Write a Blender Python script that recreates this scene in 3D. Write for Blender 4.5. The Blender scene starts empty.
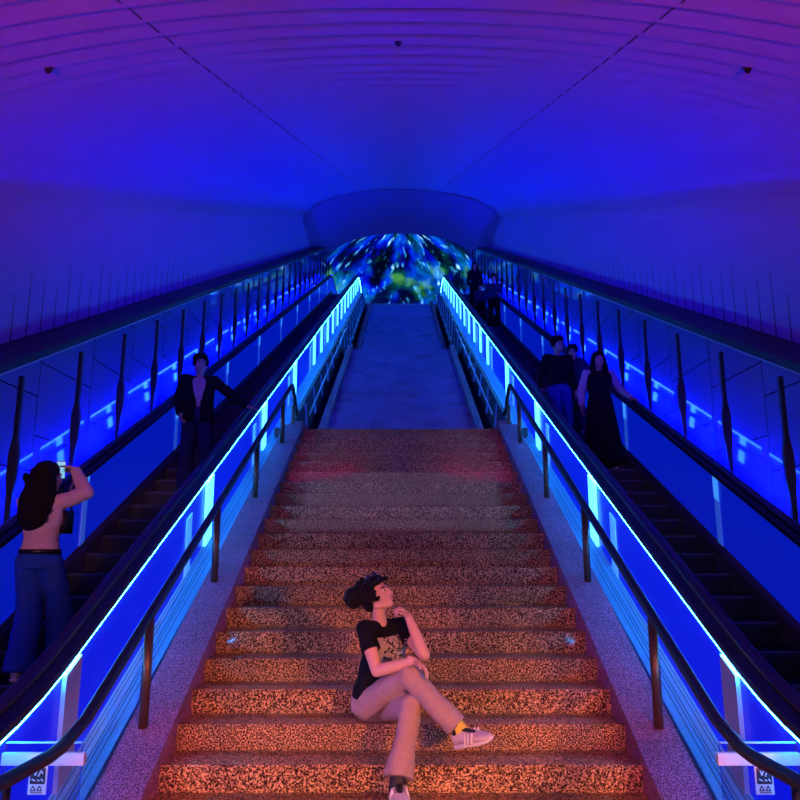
import bpy, bmesh, math, random
from mathutils import Vector, Matrix, Quaternion
random.seed(7)
S = bpy.context.scene
COL = S.collection
PI = math.pi
E = 1.55                                  # eye height above the lower floor
SL = 0.47                                 # escalator slope
TILT = math.radians(11.5)
F = 740.0

# ------------------------------------------------------------------ camera
cd = bpy.data.cameras.new('camera')
cam = bpy.data.objects.new('camera', cd)
COL.objects.link(cam)
cam.location = (0, 0, E)
cam.rotation_euler = (PI / 2 + TILT, 0, 0)
cd.sensor_width = 36
cd.lens = F / 800 * 36
cd.shift_x = -1 / 800
cd.clip_end = 300
S.camera = cam
S.view_settings.view_transform = 'Standard'
S.view_settings.look = 'None'
S.view_settings.gamma = 1
S.view_settings.exposure = 0
S.view_settings.use_curve_mapping = False

def U(px, py, Y):
    """point of the place on the sight line of a photograph pixel at distance Y"""
    a = (px - 401) / F; b = (400 - py) / F
    ct, st = math.cos(TILT), math.sin(TILT)
    dy = ct - b * st; dz = st + b * ct
    k = Y / dy
    return Vector((a * k, Y, E + dz * k))

# ------------------------------------------------------------------ materials
def new_mat(name):
    m = bpy.data.materials.new(name); m.use_nodes = True
    nt = m.node_tree; b = nt.nodes['Principled BSDF']
    return m, nt, b

def plain(name, col, rough=0.5, metal=0.0, spec=0.5, bump=0.0, scale=60.0, var=0.12, sheen=0.0):
    m, nt, b = new_mat(name)
    N = nt.nodes; L = nt.links
    geo = N.new('ShaderNodeNewGeometry')
    no = N.new('ShaderNodeTexNoise'); no.inputs['Scale'].default_value = scale; no.inputs['Detail'].default_value = 4
    L.new(geo.outputs['Position'], no.inputs['Vector'])
    mr = N.new('ShaderNodeMix'); mr.data_type = 'RGBA'
    mr.inputs[6].default_value = (*[c * (1 - var) for c in col], 1)
    mr.inputs[7].default_value = (*[min(1, c * (1 + var)) for c in col], 1)
    L.new(no.outputs['Fac'], mr.inputs[0])
    L.new(mr.outputs[2], b.inputs['Base Color'])
    b.inputs['Roughness'].default_value = rough
    b.inputs['Metallic'].default_value = metal
    b.inputs['Specular IOR Level'].default_value = spec
    if sheen: b.inputs['Sheen Weight'].default_value = sheen
    if bump:
        bp = N.new('ShaderNodeBump'); bp.inputs['Strength'].default_value = bump; bp.inputs['Distance'].default_value = 0.01
        L.new(no.outputs['Fac'], bp.inputs['Height']); L.new(bp.outputs['Normal'], b.inputs['Normal'])
    return m

def glow(name, col, strength, base=(0.02, 0.02, 0.03), rough=0.35):
    m, nt, b = new_mat(name)
    b.inputs['Base Color'].default_value = (*base, 1)
    b.inputs['Roughness'].default_value = rough
    b.inputs['Emission Color'].default_value = (*col, 1)
    b.inputs['Emission Strength'].default_value = strength
    return m

def granite(name, light, mid, dark, rough=0.35, scale=95.0, coat=0.0):
    m, nt, b = new_mat(name)
    N = nt.nodes; L = nt.links
    geo = N.new('ShaderNodeNewGeometry')
    n1 = N.new('ShaderNodeTexNoise'); n1.inputs['Scale'].default_value = scale
    n1.inputs['Detail'].default_value = 5; n1.inputs['Roughness'].default_value = 0.7
    L.new(geo.outputs['Position'], n1.inputs['Vector'])
    r = N.new('ShaderNodeValToRGB'); e = r.color_ramp.elements
    e[0].position = 0.43; e[0].color = (*dark, 1)
    e[1].position = 0.585; e[1].color = (*light, 1)
    k = e.new(0.5); k.color = (*mid, 1)
    L.new(n1.outputs['Fac'], r.inputs['Fac'])
    n2 = N.new('ShaderNodeTexNoise'); n2.inputs['Scale'].default_value = 1.7; n2.inputs['Detail'].default_value = 3
    L.new(geo.outputs['Position'], n2.inputs['Vector'])
    mr = N.new('ShaderNodeMapRange'); mr.inputs[1].default_value = 0.3; mr.inputs[2].default_value = 0.7
    mr.inputs[3].default_value = 0.72; mr.inputs[4].default_value = 1.15
    L.new(n2.outputs['Fac'], mr.inputs[0])
    mx = N.new('ShaderNodeMix'); mx.data_type = 'RGBA'; mx.blend_type = 'MULTIPLY'; mx.inputs[0].default_value = 1
    L.new(r.outputs['Color'], mx.inputs[6]); L.new(mr.outputs[0], mx.inputs[7])
    L.new(mx.outputs[2], b.inputs['Base Color'])
    b.inputs['Roughness'].default_value = rough
    b.inputs['Specular IOR Level'].default_value = 0.1 if coat else 0.4
    b.inputs['Coat Weight'].default_value = coat; b.inputs['Coat Roughness'].default_value = 0.06
    return m

M = {}
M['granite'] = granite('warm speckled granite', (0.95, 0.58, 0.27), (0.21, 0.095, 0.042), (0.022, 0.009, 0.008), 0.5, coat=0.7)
M['granite_bluelit'] = granite('granite tinted for blue light', (0.34, 0.26, 0.70), (0.16, 0.11, 0.38), (0.04, 0.03, 0.12), 0.4, 90)  # same stair granite, with the blue light put into its colour
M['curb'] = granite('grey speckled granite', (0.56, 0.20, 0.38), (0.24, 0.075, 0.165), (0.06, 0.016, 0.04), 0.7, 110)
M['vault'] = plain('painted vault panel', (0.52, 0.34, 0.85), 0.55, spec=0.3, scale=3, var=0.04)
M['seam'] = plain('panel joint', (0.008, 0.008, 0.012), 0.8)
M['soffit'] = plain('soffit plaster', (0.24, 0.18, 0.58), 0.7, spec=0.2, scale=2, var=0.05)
M['ledge'] = plain('dark ledge metal', (0.03, 0.03, 0.04), 0.6)
M['trim'] = plain('satin trim metal', (0.35, 0.35, 0.4), 0.35, metal=0.8)
M['steel'] = plain('brushed steel', (0.75, 0.70, 0.68), 0.3, metal=0.5, scale=20, var=0.05)
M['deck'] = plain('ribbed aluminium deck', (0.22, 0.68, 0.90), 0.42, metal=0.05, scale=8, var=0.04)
M['groove'] = plain('deck groove', (0.06, 0.08, 0.12), 0.5)
M['tube'] = glow('blue cove tube', (0.0, 0.0, 1.0), 58.0)
M['rubber'] = plain('black rubber handrail', (0.018, 0.014, 0.016), 0.32, spec=0.6)
M['black_metal'] = plain('black metal', (0.012, 0.012, 0.016), 0.4)
M['rail_black'] = plain('black painted tube', (0.008, 0.008, 0.01), 0.45)
M['post_bronze'] = plain('bronze post', (0.16, 0.09, 0.06), 0.35, metal=0.7)
M['step_dark'] = plain('escalator step metal', (0.022, 0.028, 0.045), 0.38, metal=0.5)
M['step_edge'] = plain('escalator step edge', (0.07, 0.09, 0.16), 0.35, metal=0.5)
M['floor'] = granite('floor granite', (0.6, 0.5, 0.45), (0.35, 0.28, 0.26), (0.12, 0.1, 0.1), 0.3, 80)
M['blue_panel'] = glow('backlit blue panel', (0.0, 0.004, 1.0), 0.62, (0.02, 0.03, 0.12), 0.3)
M['blue_dim'] = glow('backlit blue inner panel', (0.0, 0.02, 1.0), 0.42, (0.05, 0.07, 0.2), 0.22)
M['led'] = glow('white blue light strip', (0.02, 0.31, 1.0), 85.0)
M['led_soft'] = glow('thin blue light strip', (0.03, 0.16, 1.0), 12.0)
M['bar'] = glow('glowing bar', (0.05, 0.34, 1.0), 4.5, (0.6, 0.6, 0.6))
M['bar_soft'] = glow('soft glowing bar', (0.04, 0.3, 1.0), 0.9, (0.5, 0.5, 0.55))
M['bar_faint'] = glow('faint glowing bar', (0.02, 0.14, 1.0), 0.42, (0.4, 0.4, 0.5))
M['dark_glass'] = plain('dark inner glass', (0.01, 0.012, 0.03), 0.15)
M['notice_white'] = plain('notice white', (0.8, 0.78, 0.8), 0.5)
M['notice_dark'] = plain('notice dark', (0.03, 0.02, 0.03), 0.5)
M['notice_red'] = plain('notice red', (0.6, 0.04, 0.04), 0.5)

def wall_tile():
    m, nt, b = new_mat('glossy glass wall tile')
    N = nt.nodes; L = nt.links
    uv = N.new('ShaderNodeUVMap')
    br = N.new('ShaderNodeTexBrick'); br.offset = 0; br.inputs['Scale'].default_value = 1
    br.inputs['Mortar Size'].default_value = 0.006; br.inputs['Brick Width'].default_value = 1.27; br.inputs['Row Height'].default_value = 0.78
    br.inputs['Color1'].default_value = (0.20, 0.22, 0.42, 1); br.inputs['Color2'].default_value = (0.17, 0.19, 0.38, 1)
    br.inputs['Mortar'].default_value = (0.02, 0.02, 0.03, 1)
    L.new(uv.outputs['UV'], br.inputs['Vector'])
    L.new(br.outputs['Color'], b.inputs['Base Color'])
    b.inputs['Roughness'].default_value = 0.06
    b.inputs['Specular IOR Level'].default_value = 0.8
    b.inputs['Coat Weight'].default_value = 0.5; b.inputs['Coat Roughness'].default_value = 0.05
    return m
M['tile'] = wall_tile()

def glass():
    m, nt, b = new_mat('clear glass')
    b.inputs['Base Color'].default_value = (0.8, 0.85, 1, 1)
    b.inputs['Roughness'].default_value = 0.02
    b.inputs['Transmission Weight'].default_value = 1.0
    b.inputs['IOR'].default_value = 1.1
    return m
M['glass'] = glass()

def screen():
    m, nt, b = new_mat('moving picture screen')
    N = nt.nodes; L = nt.links
    uv = N.new('ShaderNodeUVMap')
    def noise(sx, sy, scale, detail=3, off=0.0):
        mp = N.new('ShaderNodeMapping'); mp.inputs['Scale'].default_value = (sx, sy, 1); mp.inputs['Location'].default_value = (off, off * 0.7, off)
        L.new(uv.outputs['UV'], mp.inputs['Vector'])
        n = N.new('ShaderNodeTexNoise'); n.inputs['Scale'].default_value = scale; n.inputs['Detail'].default_value = detail
        L.new(mp.outputs['Vector'], n.inputs['Vector']); return n
    def ramp(n, stops):
        r = N.new('ShaderNodeValToRGB'); e = r.color_ramp.elements
        e[0].position, e[0].color = stops[0][0], (*stops[0][1], 1)
        e[1].position, e[1].color = stops[-1][0], (*stops[-1][1], 1)
        for p, c in stops[1:-1]:
            q = e.new(p); q.color = (*c, 1)
        L.new(n.outputs['Fac'], r.inputs['Fac']); return r
    a = ramp(noise(9, 5, 1.0, 4), [(0.38, (0, 0, 0.02)), (0.46, (0.0, 0.0, 0.45)), (0.54, (0.0, 0.03, 0.75)), (0.62, (0.0, 0.12, 0.5)), (0.72, (0.0, 0.02, 0.1))])
    g = ramp(noise(7, 5, 1.0, 4, 3.7), [(0.50, (0, 0, 0)), (0.60, (0.0, 0.05, 0.01)), (0.68, (0.05, 0.26, 0.02)), (0.8, (0.01, 0.08, 0.0))])
    w = ramp(noise(34, 12, 1.0, 5, 9.1), [(0.58, (0, 0, 0)), (0.65, (0.02, 0.22, 0.5)), (0.74, (0.6, 1, 0.85))])
    d = ramp(noise(11, 6, 1.0, 3, 15.0), [(0.42, (0.05, 0.05, 0.05)), (0.58, (1, 1, 1))])
    m1 = N.new('ShaderNodeMix'); m1.data_type = 'RGBA'; m1.blend_type = 'MULTIPLY'; m1.inputs[0].default_value = 1
    L.new(a.outputs['Color'], m1.inputs[6]); L.new(d.outputs['Color'], m1.inputs[7])
    m2 = N.new('ShaderNodeMix'); m2.data_type = 'RGBA'; m2.blend_type = 'ADD'; m2.inputs[0].default_value = 1
    L.new(m1.outputs[2], m2.inputs[6]); L.new(g.outputs['Color'], m2.inputs[7])
    m3 = N.new('ShaderNodeMix'); m3.data_type = 'RGBA'; m3.blend_type = 'ADD'; m3.inputs[0].default_value = 1
    L.new(m2.outputs[2], m3.inputs[6]); L.new(w.outputs['Color'], m3.inputs[7])
    b.inputs['Base Color'].default_value = (0.01, 0.01, 0.01, 1)
    L.new(m3.outputs[2], b.inputs['Emission Color'])
    b.inputs['Emission Strength'].default_value = 1.3
    return m
M['screen'] = screen()

# ------------------------------------------------------------------ helpers
def link(o, parent=None):
    COL.objects.link(o)
    if parent: o.parent = parent
    return o

def tag(o, label=None, cat=None, group=None, kind=None):
    if label: o['label'] = label
    if cat: o['category'] = cat
    if group: o['group'] = group
    if kind: o['kind'] = kind
    return o

def empty(name, loc=(0, 0, 0), label=None, cat=None, group=None):
    o = bpy.data.objects.new(name, None); o.location = loc; o.empty_display_size = 0.1
    COL.objects.link(o)
    return tag(o, label, cat, group)

def obj(name, bm, mats, parent=None, smooth=False, world=True):
    """link a bmesh (built in world coordinates) as one mesh object"""
    me = bpy.data.meshes.new(name)
    bmesh.ops.recalc_face_normals(bm, faces=bm.faces)
    bm.to_mesh(me); bm.free()
    for m in (mats if isinstance(mats, (list, tuple)) else [mats]): me.materials.append(m)
    if smooth: me.polygons.foreach_set('use_smooth', [True] * len(me.polygons))
    o = bpy.data.objects.new(name, me)
    link(o, parent)
    if parent is not None and world:
        me.transform(Matrix.Translation(-Vector(root_loc(parent))))
    return o

def root_loc(o):
    v = Vector((0, 0, 0))
    while o: v += Vector(o.location); o = o.parent
    return v

def BM(): return bmesh.new()

def box(bm, x0, x1, y0, y1, z0, z1, mi=0):
    v = [bm.verts.new(p) for p in ((x0, y0, z0), (x1, y0, z0), (x1, y1, z0), (x0, y1, z0), (x0, y0, z1), (x1, y0, z1), (x1, y1, z1), (x0, y1, z1))]
    fs = []
    for q in ((0, 3, 2, 1), (4, 5, 6, 7), (0, 1, 5, 4), (1, 2, 6, 5), (2, 3, 7, 6), (3, 0, 4, 7)):
        f = bm.faces.new([v[i] for i in q]); f.material_index = mi; fs.append(f)
    return v

def bevel(bm, w=0.01, seg=2):
    bmesh.ops.bevel(bm, geom=[e for e in bm.edges if e.calc_face_angle(0) > 0.5], offset=w, segments=seg, affect='EDGES', profile=0.5)

def sweep(bm, prof, ys, zf, mi=0, closed=True, caps=True):
    """profile [(x, dz)] carried along Y with height zf(Y)"""
    rings = []
    for y in ys:
        z = zf(y); rings.append([bm.verts.new((x, y, z + d)) for x, d in prof])
    n = len(prof)
    for a, b in zip(rings, rings[1:]):
        for i in range(n if closed else n - 1):
            j = (i + 1) % n
            f = bm.faces.new((a[i], a[j], b[j], b[i])); f.material_index = mi
    if closed and caps:
        for r in (rings[0], rings[-1]):
            f = bm.faces.new(r); f.material_index = mi
    return rings

def tube(bm, pts, rad, seg=10, ry=None, mi=0, up=Vector((0, 0, 1)), caps=True):
    """round (or oval: rad across, ry along up) tube on a path"""
    pts = [Vector(p) for p in pts]; rings = []
    rs = rad if isinstance(rad, (list, tuple)) else [rad] * len(pts)
    for i, p in enumerate(pts):
        d = (pts[min(i + 1, len(pts) - 1)] - pts[max(i - 1, 0)]).normalized()
        a = d.cross(up)
        if a.length < 1e-4: a = d.cross(Vector((0, 1, 0)))
        a.normalize(); b = a.cross(d).normalized()
        r = rs[i]; rb = ry if ry else r
        rings.append([bm.verts.new(p + a * math.cos(t) * r + b * math.sin(t) * rb) for t in [2 * PI * k / seg for k in range(seg)]])
    for p, q in zip(rings, rings[1:]):
        for k in range(seg):
            f = bm.faces.new((p[k], p[(k + 1) % seg], q[(k + 1) % seg], q[k])); f.material_index = mi; f.smooth = True
    if caps:
        for r in (rings[0], rings[-1]):
            f = bm.faces.new(r); f.material_index = mi
    return rings

def mirror_x(bm, s):
    if s < 0:
        for v in bm.verts: v.co.x = -v.co.x

def frange(a, b, st):
    n = max(1, round((b - a) / st)); return [a + (b - a) * i / n for i in range(n + 1)]

def ramp(Y, c, w=0.9):
    if Y <= c - w: return 0.0
    if Y >= c + w: return Y - c
    return (Y - c + w) ** 2 / (4 * w)

TOPZ = 13.45
ZF = 0.31 - 4 * 0.1564                       # lower floor
YA = (2.15 + ZF) / SL
YB = YA + (TOPZ - ZF) / SL
def nos(Y): return ZF + SL * (ramp(Y, YA, .78) - ramp(Y, YB))
def slope(Y): return E + SL * (0.6 + ramp(Y, 0.6, 0.6))       # the sloping datum of the vault, level with the eye

# ------------------------------------------------------------------ floors, staircase
RISE, RUN, HW = 0.1564, 0.311, 1.42
Y0, Z0 = 4.70, 0.31
bm = BM(); box(bm, -6, 6, -9, 3.6, ZF - .3, ZF); obj('floor', bm, M['floor']); bpy.data.objects['floor']['kind'] = 'structure'
bm = BM(); box(bm, -6, 6, 34.72, 46, TOPZ - 0.4, TOPZ); o = obj('floor_upper', bm, M['floor']); o['kind'] = 'structure'

stair = empty('staircase', (0, 3.7, ZF), 'wide speckled granite staircase rising between the two escalators', 'staircase')
bm = BM(); box(bm, -HW, HW, 0, RUN + 0.03, -RISE + .022, 0); box(bm, -HW, HW, .03, RUN + .03, -RISE, -RISE + .023)
bmesh.ops.bevel(bm, geom=[e for e in bm.edges if all(abs(v.co.y) < 1e-6 and abs(v.co.z) < 1e-6 for v in e.verts)], offset=0.012, segments=3, affect='EDGES')
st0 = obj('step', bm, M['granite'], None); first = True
st1 = st0.data.copy(); st1.materials[0] = M['granite_bluelit']
def put_step(y, z, upper=False):
    global first
    o = st0 if first else st0.copy()
    if not first: COL.objects.link(o)
    first = False
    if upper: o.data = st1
    o.parent = stair; o.location = Vector((0, y, z)) - stair.location
for n in range(-3, 19): put_step(Y0 + RUN * n, Z0 + RISE * n)
L1Y, L1Z = Y0 + RUN * 19, Z0 + RISE * 19
S2Y = 13.2
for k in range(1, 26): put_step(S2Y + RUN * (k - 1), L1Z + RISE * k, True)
L2Y, L2Z = S2Y + RUN * 25, L1Z + RISE * 26
S3Y = 22.9
n3 = round((TOPZ - L2Z) / RISE)
R3 = (TOPZ - L2Z) / n3
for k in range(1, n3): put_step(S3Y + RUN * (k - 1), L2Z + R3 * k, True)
S3E = S3Y + RUN * (n3 - 1)
bm = BM(); box(bm, -HW, HW, L1Y, S2Y + 0.02, L1Z - RISE, L1Z); obj('landing', bm, M['granite'], stair)
bm = BM(); box(bm, -HW, HW, L2Y, S3Y + 0.02, L2Z - RISE, L2Z); obj('landing', bm, M['granite_bluelit'], stair)

def stairline(Y):
    if Y < Y0: return max(ZF, Z0 + (Y - Y0) * RISE / RUN)
    if Y <= L1Y: return Z0 + (Y - Y0) * RISE / RUN
    if Y <= S2Y - RUN: return L1Z
    if Y <= L2Y: return L1Z + (Y - S2Y + RUN) * RISE / RUN
    if Y <= S3Y - RUN: return L2Z
    if Y <= S3E: return L2Z + (Y - S3Y + RUN) * R3 / RUN
    return TOPZ

for s in (-1, 1):
    # lower curb: sloping slab with its inner face down beside the step ends
    bm = BM(); sweep(bm, [(HW, -0.5), (HW, 0.07), (1.69, 0.07), (1.69, -0.5)], [3.2, 3.45] + frange(3.77, L1Y, 1.0), stairline); mirror_x(bm, s)
    obj('curb', bm, M['curb'], stair)
    # granite infill strip beside the escalator deck
    bm = BM(); sweep(bm, [(1.69, -0.3), (1.69, 0.05), (1.84, 0.05), (1.84, -0.3)], frange(3.4, L1Y + 0.2, 0.25), nos); mirror_x(bm, s)
    obj('infill_strip', bm, M['curb'], stair)
    # upper flights: a low stringer, the side wall above it with upright metal lines, and the slender wall rail
    bm = BM(); sweep(bm, [(HW, -0.3), (HW, 0.12), (1.55, 0.12), (1.55, -0.3)], [L1Y + 0.01, S2Y - RUN, L2Y, S3Y - RUN, S3E], stairline); mirror_x(bm, s)
    obj('stringer', bm, M['curb'], stair)
    ys = frange(L1Y + 0.02, S3E, 0.4)
    bm = BM(); a = []; 
    for y in ys:
        zl, zh = stairline(y) - 0.1, max(nos(y) + 0.09, stairline(y) + 0.02)
        a.append([bm.verts.new(p) for p in ((1.72, y, zl), (1.78, y, zh), (1.84, y, zh), (1.84, y, zl))])
    for p, q in zip(a, a[1:]):
        for i in range(4): bm.faces.new((p[i], p[(i + 1) % 4], q[(i + 1) % 4], q[i]))
    bm.faces.new(a[0]); bm.faces.new(a[-1])
    mirror_x(bm, s); sw = obj('side_wall', bm, M['ledge'], stair)
    for y in frange(L1Y + 0.35, S3E - 0.6, 1.22):
        bm = BM()
        zl, zh = stairline(y) + 0.1, nos(y) + 0.07
        if zh - zl > 0.12:
            vs = box(bm, 0, 0, 0, 0, 0, 0)
            for v, p in zip(vs, ((1.70, y, zl), (1.76, y, zl), (1.76, y + .035, zl), (1.70, y + .035, zl), (1.755, y, zh), (1.80, y, zh), (1.80, y + .035, zh), (1.755, y + .035, zh))): v.co = p
            mirror_x(bm, s); obj('upright', bm, M['deck'], sw)

# ------------------------------------------------------------------ handrails beside the stairs
side = {-1: 'left', 1: 'right'}
RX = 1.60
def rline(Y): return Z0 + 0.045 + 0.72 + (Y - 4.75) * 0.488
for s in (-1, 1):
    hr = empty('stair_handrail', (s * RX, 4.3, ZF), 'black tube handrail on bronze posts along the %s curb of the stairs' % side[s], 'handrail')
    yb = 3.86
    zb = rline(yb)
    pts = [(RX + 0.06, 2.75, zb - .02), (RX + .03, 3.2, zb - 0.02), (RX, 3.62, zb - 0.01), (RX, 3.75, zb), (RX, 3.86, zb + .03), (RX, 4.0, rline(4.0)), (RX, 5.5, rline(5.5)), (RX, 8, rline(8)), (RX, 10.45, rline(10.45)), (RX, 10.62, rline(10.6)), (RX, 10.72, rline(10.6) - .03), (RX - .01, 10.82, rline(10.6) - .15), (RX - .02, 10.9, rline(10.6) - 0.3), (RX - 0.03, 11.05, rline(10.6) - .36)]
    bm = BM(); tube(bm, [(x * s, y, z) for x, y, z in pts], 0.031, 12); obj('rail', bm, M['rail_black'], hr)
    for Y in (4.9, 6.52, 8.17, 9.85, 10.8):
        yy = min(Y, L1Y - .03)
        zt = rline(min(Y, 10.5)); zb2 = stairline(min(Y, L1Y)) + 0.07
        if Y > 10.7: zt -= 0.2; zb2 -= 0.1
        bm = BM(); tube(bm, [(s * RX, Y, zb2 - 0.01), (s * RX, Y, zt - 0.02)], 0.030, 14)
        p = obj('post', bm, M['post_bronze'], hr)
        bm = BM(); tube(bm, [(s * RX, Y, zt - .035), (s * RX, Y, zt - .0)], 0.012, 8); obj('bracket', bm, M['rail_black'], p)
    bm = BM(); tube(bm, [(s * (RX + .02), 3.3, ZF), (s * (RX + .02), 3.3, zb - .02)], 0.016, 10)
    tube(bm, [(s * (RX + .02), 3.3, zb - .25), (s * (RX + .02), 3.3, zb - .21)], 0.035, 10); obj('end_post', bm, M['rail_black'], hr)
    wr = empty('upper_handrail', (s * 1.6, S2Y, L1Z), 'slender blue lit metal rail along the %s side of the upper stair flights' % side[s], 'handrail')
    bm = BM(); ys = frange(S2Y - .3, L2Y, .8); tube(bm, [(s * 1.62, y, stairline(y) + 0.62) for y in ys] + [(s * 1.62, L2Y + .9, stairline(L2Y + .9) + .62)] + [(s * 1.62, y, stairline(y) + 0.62) for y in frange(S3Y, S3E, .8)], 0.018, 8)
    obj('rail', bm, M['trim'], wr)
    for y in (S2Y + 1, S2Y + 3.7, S2Y + 6.4, S3Y + 1, S3Y + 4.5, S3Y + 8, S3Y + 11):
        bm = BM(); tube(bm, [(s * 1.62, y, stairline(y) + .61), (s * 1.66, y, stairline(y) + .54), (s * 1.75, y, stairline(y) + .52)], .01, 6); obj('bracket', bm, M['trim'], wr)
# ------------------------------------------------------------------ escalators
IN, OUT = 2.0, 3.25
BARS = [4.7 + 2.9 * k for k in range(10)]
MID = [16.3 + 1.45 + 2.9 * k for k in range(6)]
YS = frange(2.6, 35.6, 0.25)
def arc_newel(x, yc, zc, r, n=9):
    return [(x, yc - r * math.sin(t), zc + r * math.cos(t)) for t in [PI * k / n for k in range(n + 1)]]
EDGE = {}
for s in (-1, 1):
    who = 'left escalator carrying a photographing woman and a man in a dark jacket' if s < 0 else 'right escalator carrying a group led by a woman in a long black dress'
    es = empty('escalator', (s * 2.65, 3.0, ZF), who, 'escalator')
    # inner balustrade: backlit blue panel
    bm = BM(); sweep(bm, [(IN, 0.16), (IN, 0.83), (IN + .05, .83), (IN + .05, .16)], YS, nos); mirror_x(bm, s)
    ib = obj('inner_balustrade', bm, M['blue_panel'], es)
    bm = BM(); sweep(bm, [(IN + .052, -0.02), (IN + .052, 0.84), (IN + .14, .84), (IN + .14, -.02)], YS, nos); mirror_x(bm, s)
    obj('balustrade_back', bm, M['dark_glass'], es)
    # light line under the handrail
    bm = BM(); sweep(bm, [(IN - .012, 0.820), (IN - .012, 0.838), (IN + .01, .838), (IN + .01, .820)], YS, nos); mirror_x(bm, s)
    obj('light_strip', bm, M['led'], es)
    bm = BM(); sweep(bm, [(IN - .02, .84), (IN - .02, .885), (IN + .03, .925), (IN + .10, .925), (IN + .16, .885), (IN + .16, .84)], YS, nos); mirror_x(bm, s)
    obj('handrail_guide', bm, M['black_metal'], es)
    def hpath(x):
        p = [(x, 2.4, nos(2.4) + .95)] + [(x, y, nos(y) + .95) for y in YS]
        low = [q for q in arc_newel(x, 2.4, ZF + .60, .35)][::-1]
        q = [(x, 2.8, ZF + .25)] + low + p[1:]
        top = [(x, 35.6 + .35 * math.sin(t), TOPZ + .60 + .35 * math.cos(t)) for t in [PI * k / 9 for k in range(1, 10)]]
        return [(s * a, b, c) for a, b, c in q + top]
    bm = BM(); tube(bm, hpath(IN + .065), .045, 12, ry=.03); obj('handrail', bm, M['rubber'], es)
    bm = BM(); tube(bm, hpath(OUT + .045), .045, 12, ry=.03); obj('handrail', bm, M['rubber'], es)
    # newel ends of both balustrades
    for x in (IN + .03, OUT + .045):
        bm = BM()
        ring = [(x, 2.6, ZF + .93)] + arc_newel(x, 2.4, ZF + .60, .33) + [(x, 2.6, ZF + .27)]
        a = [bm.verts.new((s * (p[0] - .03), p[1], p[2])) for p in ring]; b = [bm.verts.new((s * (p[0] + .03), p[1], p[2])) for p in ring]
        bm.faces.new(a); bm.faces.new(b[::-1])
        for i in range(len(a)): bm.faces.new((a[i], a[(i + 1) % len(a)], b[(i + 1) % len(a)], b[i]))
        obj('newel', bm, M['dark_glass'], es)
    # ribbed deck that slopes from the panel foot towards the stairs, with fine grooves
    bm = BM(); sweep(bm, [(1.845, -.35), (1.845, .075), (1.86, .085), (IN - .001, .175), (IN + .05, .175), (IN + .05, -.35)], frange(3.9, 35.6, .25), nos); mirror_x(bm, s)
    dk = obj('deck', bm, M['deck'], es)
    bm = BM()
    for q in (.2, .38, .5, .72, .86):
        x = 1.86 + .14 * q; d = .085 + .09 * q
        sweep(bm, [(x, d + .0005), (x + .004, d + .0035), (x + .003, d - .004)], frange(3.9, 35.6, .25), nos)
    mirror_x(bm, s); obj('groove', bm, M['groove'], dk)
    # inner balustrade posts; their glow stands in for strip light falling on them
    def bar(x0, x1, y, w, z0, z1, mat, parent, name='glow_post'):
        bm = BM(); vs = box(bm, x0, x1, y, y + w, 0, 1)
        for v in vs: v.co.z = nos(v.co.y) + (z0 if v.co.z < .5 else z1)
        mirror_x(bm, s); return obj(name, bm, mat, parent)
    for k, y in enumerate(BARS):
        if k == 0:
            lp = bar(IN - .03, IN - .002, y - .1, .2, .17, .815, M['steel'], es)
        else:
            lp = bar(IN - .03, IN - .002, y, .22, .17, .815, M['bar'], es)
    for y in BARS[1:]: bar(IN - .012, IN - .002, y - .62, .16, .17, .7, M['bar_soft'], es)  # emissive strips painted as the posts' reflections in the panel
    for y in MID: bar(IN - .03, IN - .002, y, .2, .17, .815, M['bar'], es)  # more emissive strips standing in for reflections farther up
    # steps
    x0, x1 = IN + .15, OUT - .03
    bm = BM(); box(bm, x0, x1, 0, .395, -.045, 0, 0)
    vs = box(bm, x0, x1, .012, .03, -.24, -.045, 0)
    for k in range(40):
        xx = x0 + (x1 - x0) * (k + .5) / 40
        box(bm, xx - .006, xx + .006, .0, .39, 0, .008, 0)
        box(bm, xx - .006, xx + .006, .004, .012, -.2, -.045, 0)
    box(bm, x0, x1, -.004, .012, -.012, .006, 1)
    mirror_x(bm, s)
    if s < 0:
        for v in bm.verts: v.co.x += 0
    proto = obj('step', bm, [M['step_dark'], M['step_edge']], None)
    n = 0; edges = []
    for k in range(82):
        y = 2.95 + .4 * k
        if y > 34.6: break
        o = proto if n == 0 else proto.copy()
        if n: COL.objects.link(o)
        n += 1; o.parent = es
        o.location = Vector((0, y, nos(y + .05))) - es.location
        edges.append((y, nos(y + .05)))
    EDGE[s] = edges
    # dark truss below, combs at both ends
    bm = BM(); sweep(bm, [(x0, -.5), (x0, -.26), (x1, -.26), (x1, -.5)], frange(2.7, 35.6, .5), nos); mirror_x(bm, s); obj('truss', bm, M['black_metal'], es)
    bm = BM(); box(bm, x0, x1, 1.8, 2.96, ZF + .004, ZF + .014); box(bm, x0, x1, 34.55, 35.9, TOPZ - .02, TOPZ + .012)
    for k in range(40):
        xx = x0 + (x1 - x0) * (k + .5) / 40
        box(bm, xx - .005, xx + .005, 2.94, 3.04, ZF + .006, ZF + .02)
    mirror_x(bm, s); obj('comb_plate', bm, M['step_edge'], es)
    # outer balustrade with its skirt, glowing bars and deck
    bm = BM(); sweep(bm, [(OUT, .17), (OUT, .84), (OUT + .05, .84), (OUT + .05, .17)], YS, nos); mirror_x(bm, s)
    obj('outer_balustrade', bm, M['blue_dim'], es)
    bm = BM(); sweep(bm, [(OUT - .03, -.3), (OUT - .03, .10), (OUT + .0, .17), (OUT + .05, .17), (OUT + .05, -.3)], YS, nos); mirror_x(bm, s)
    obj('skirt', bm, M['trim'], es)
    bm = BM(); sweep(bm, [(IN + .142, -.3), (IN + .142, .12), (IN + .155, .1), (IN + .155, -.3)], YS, nos); mirror_x(bm, s)
    obj('skirt', bm, M['black_metal'], es)
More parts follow.
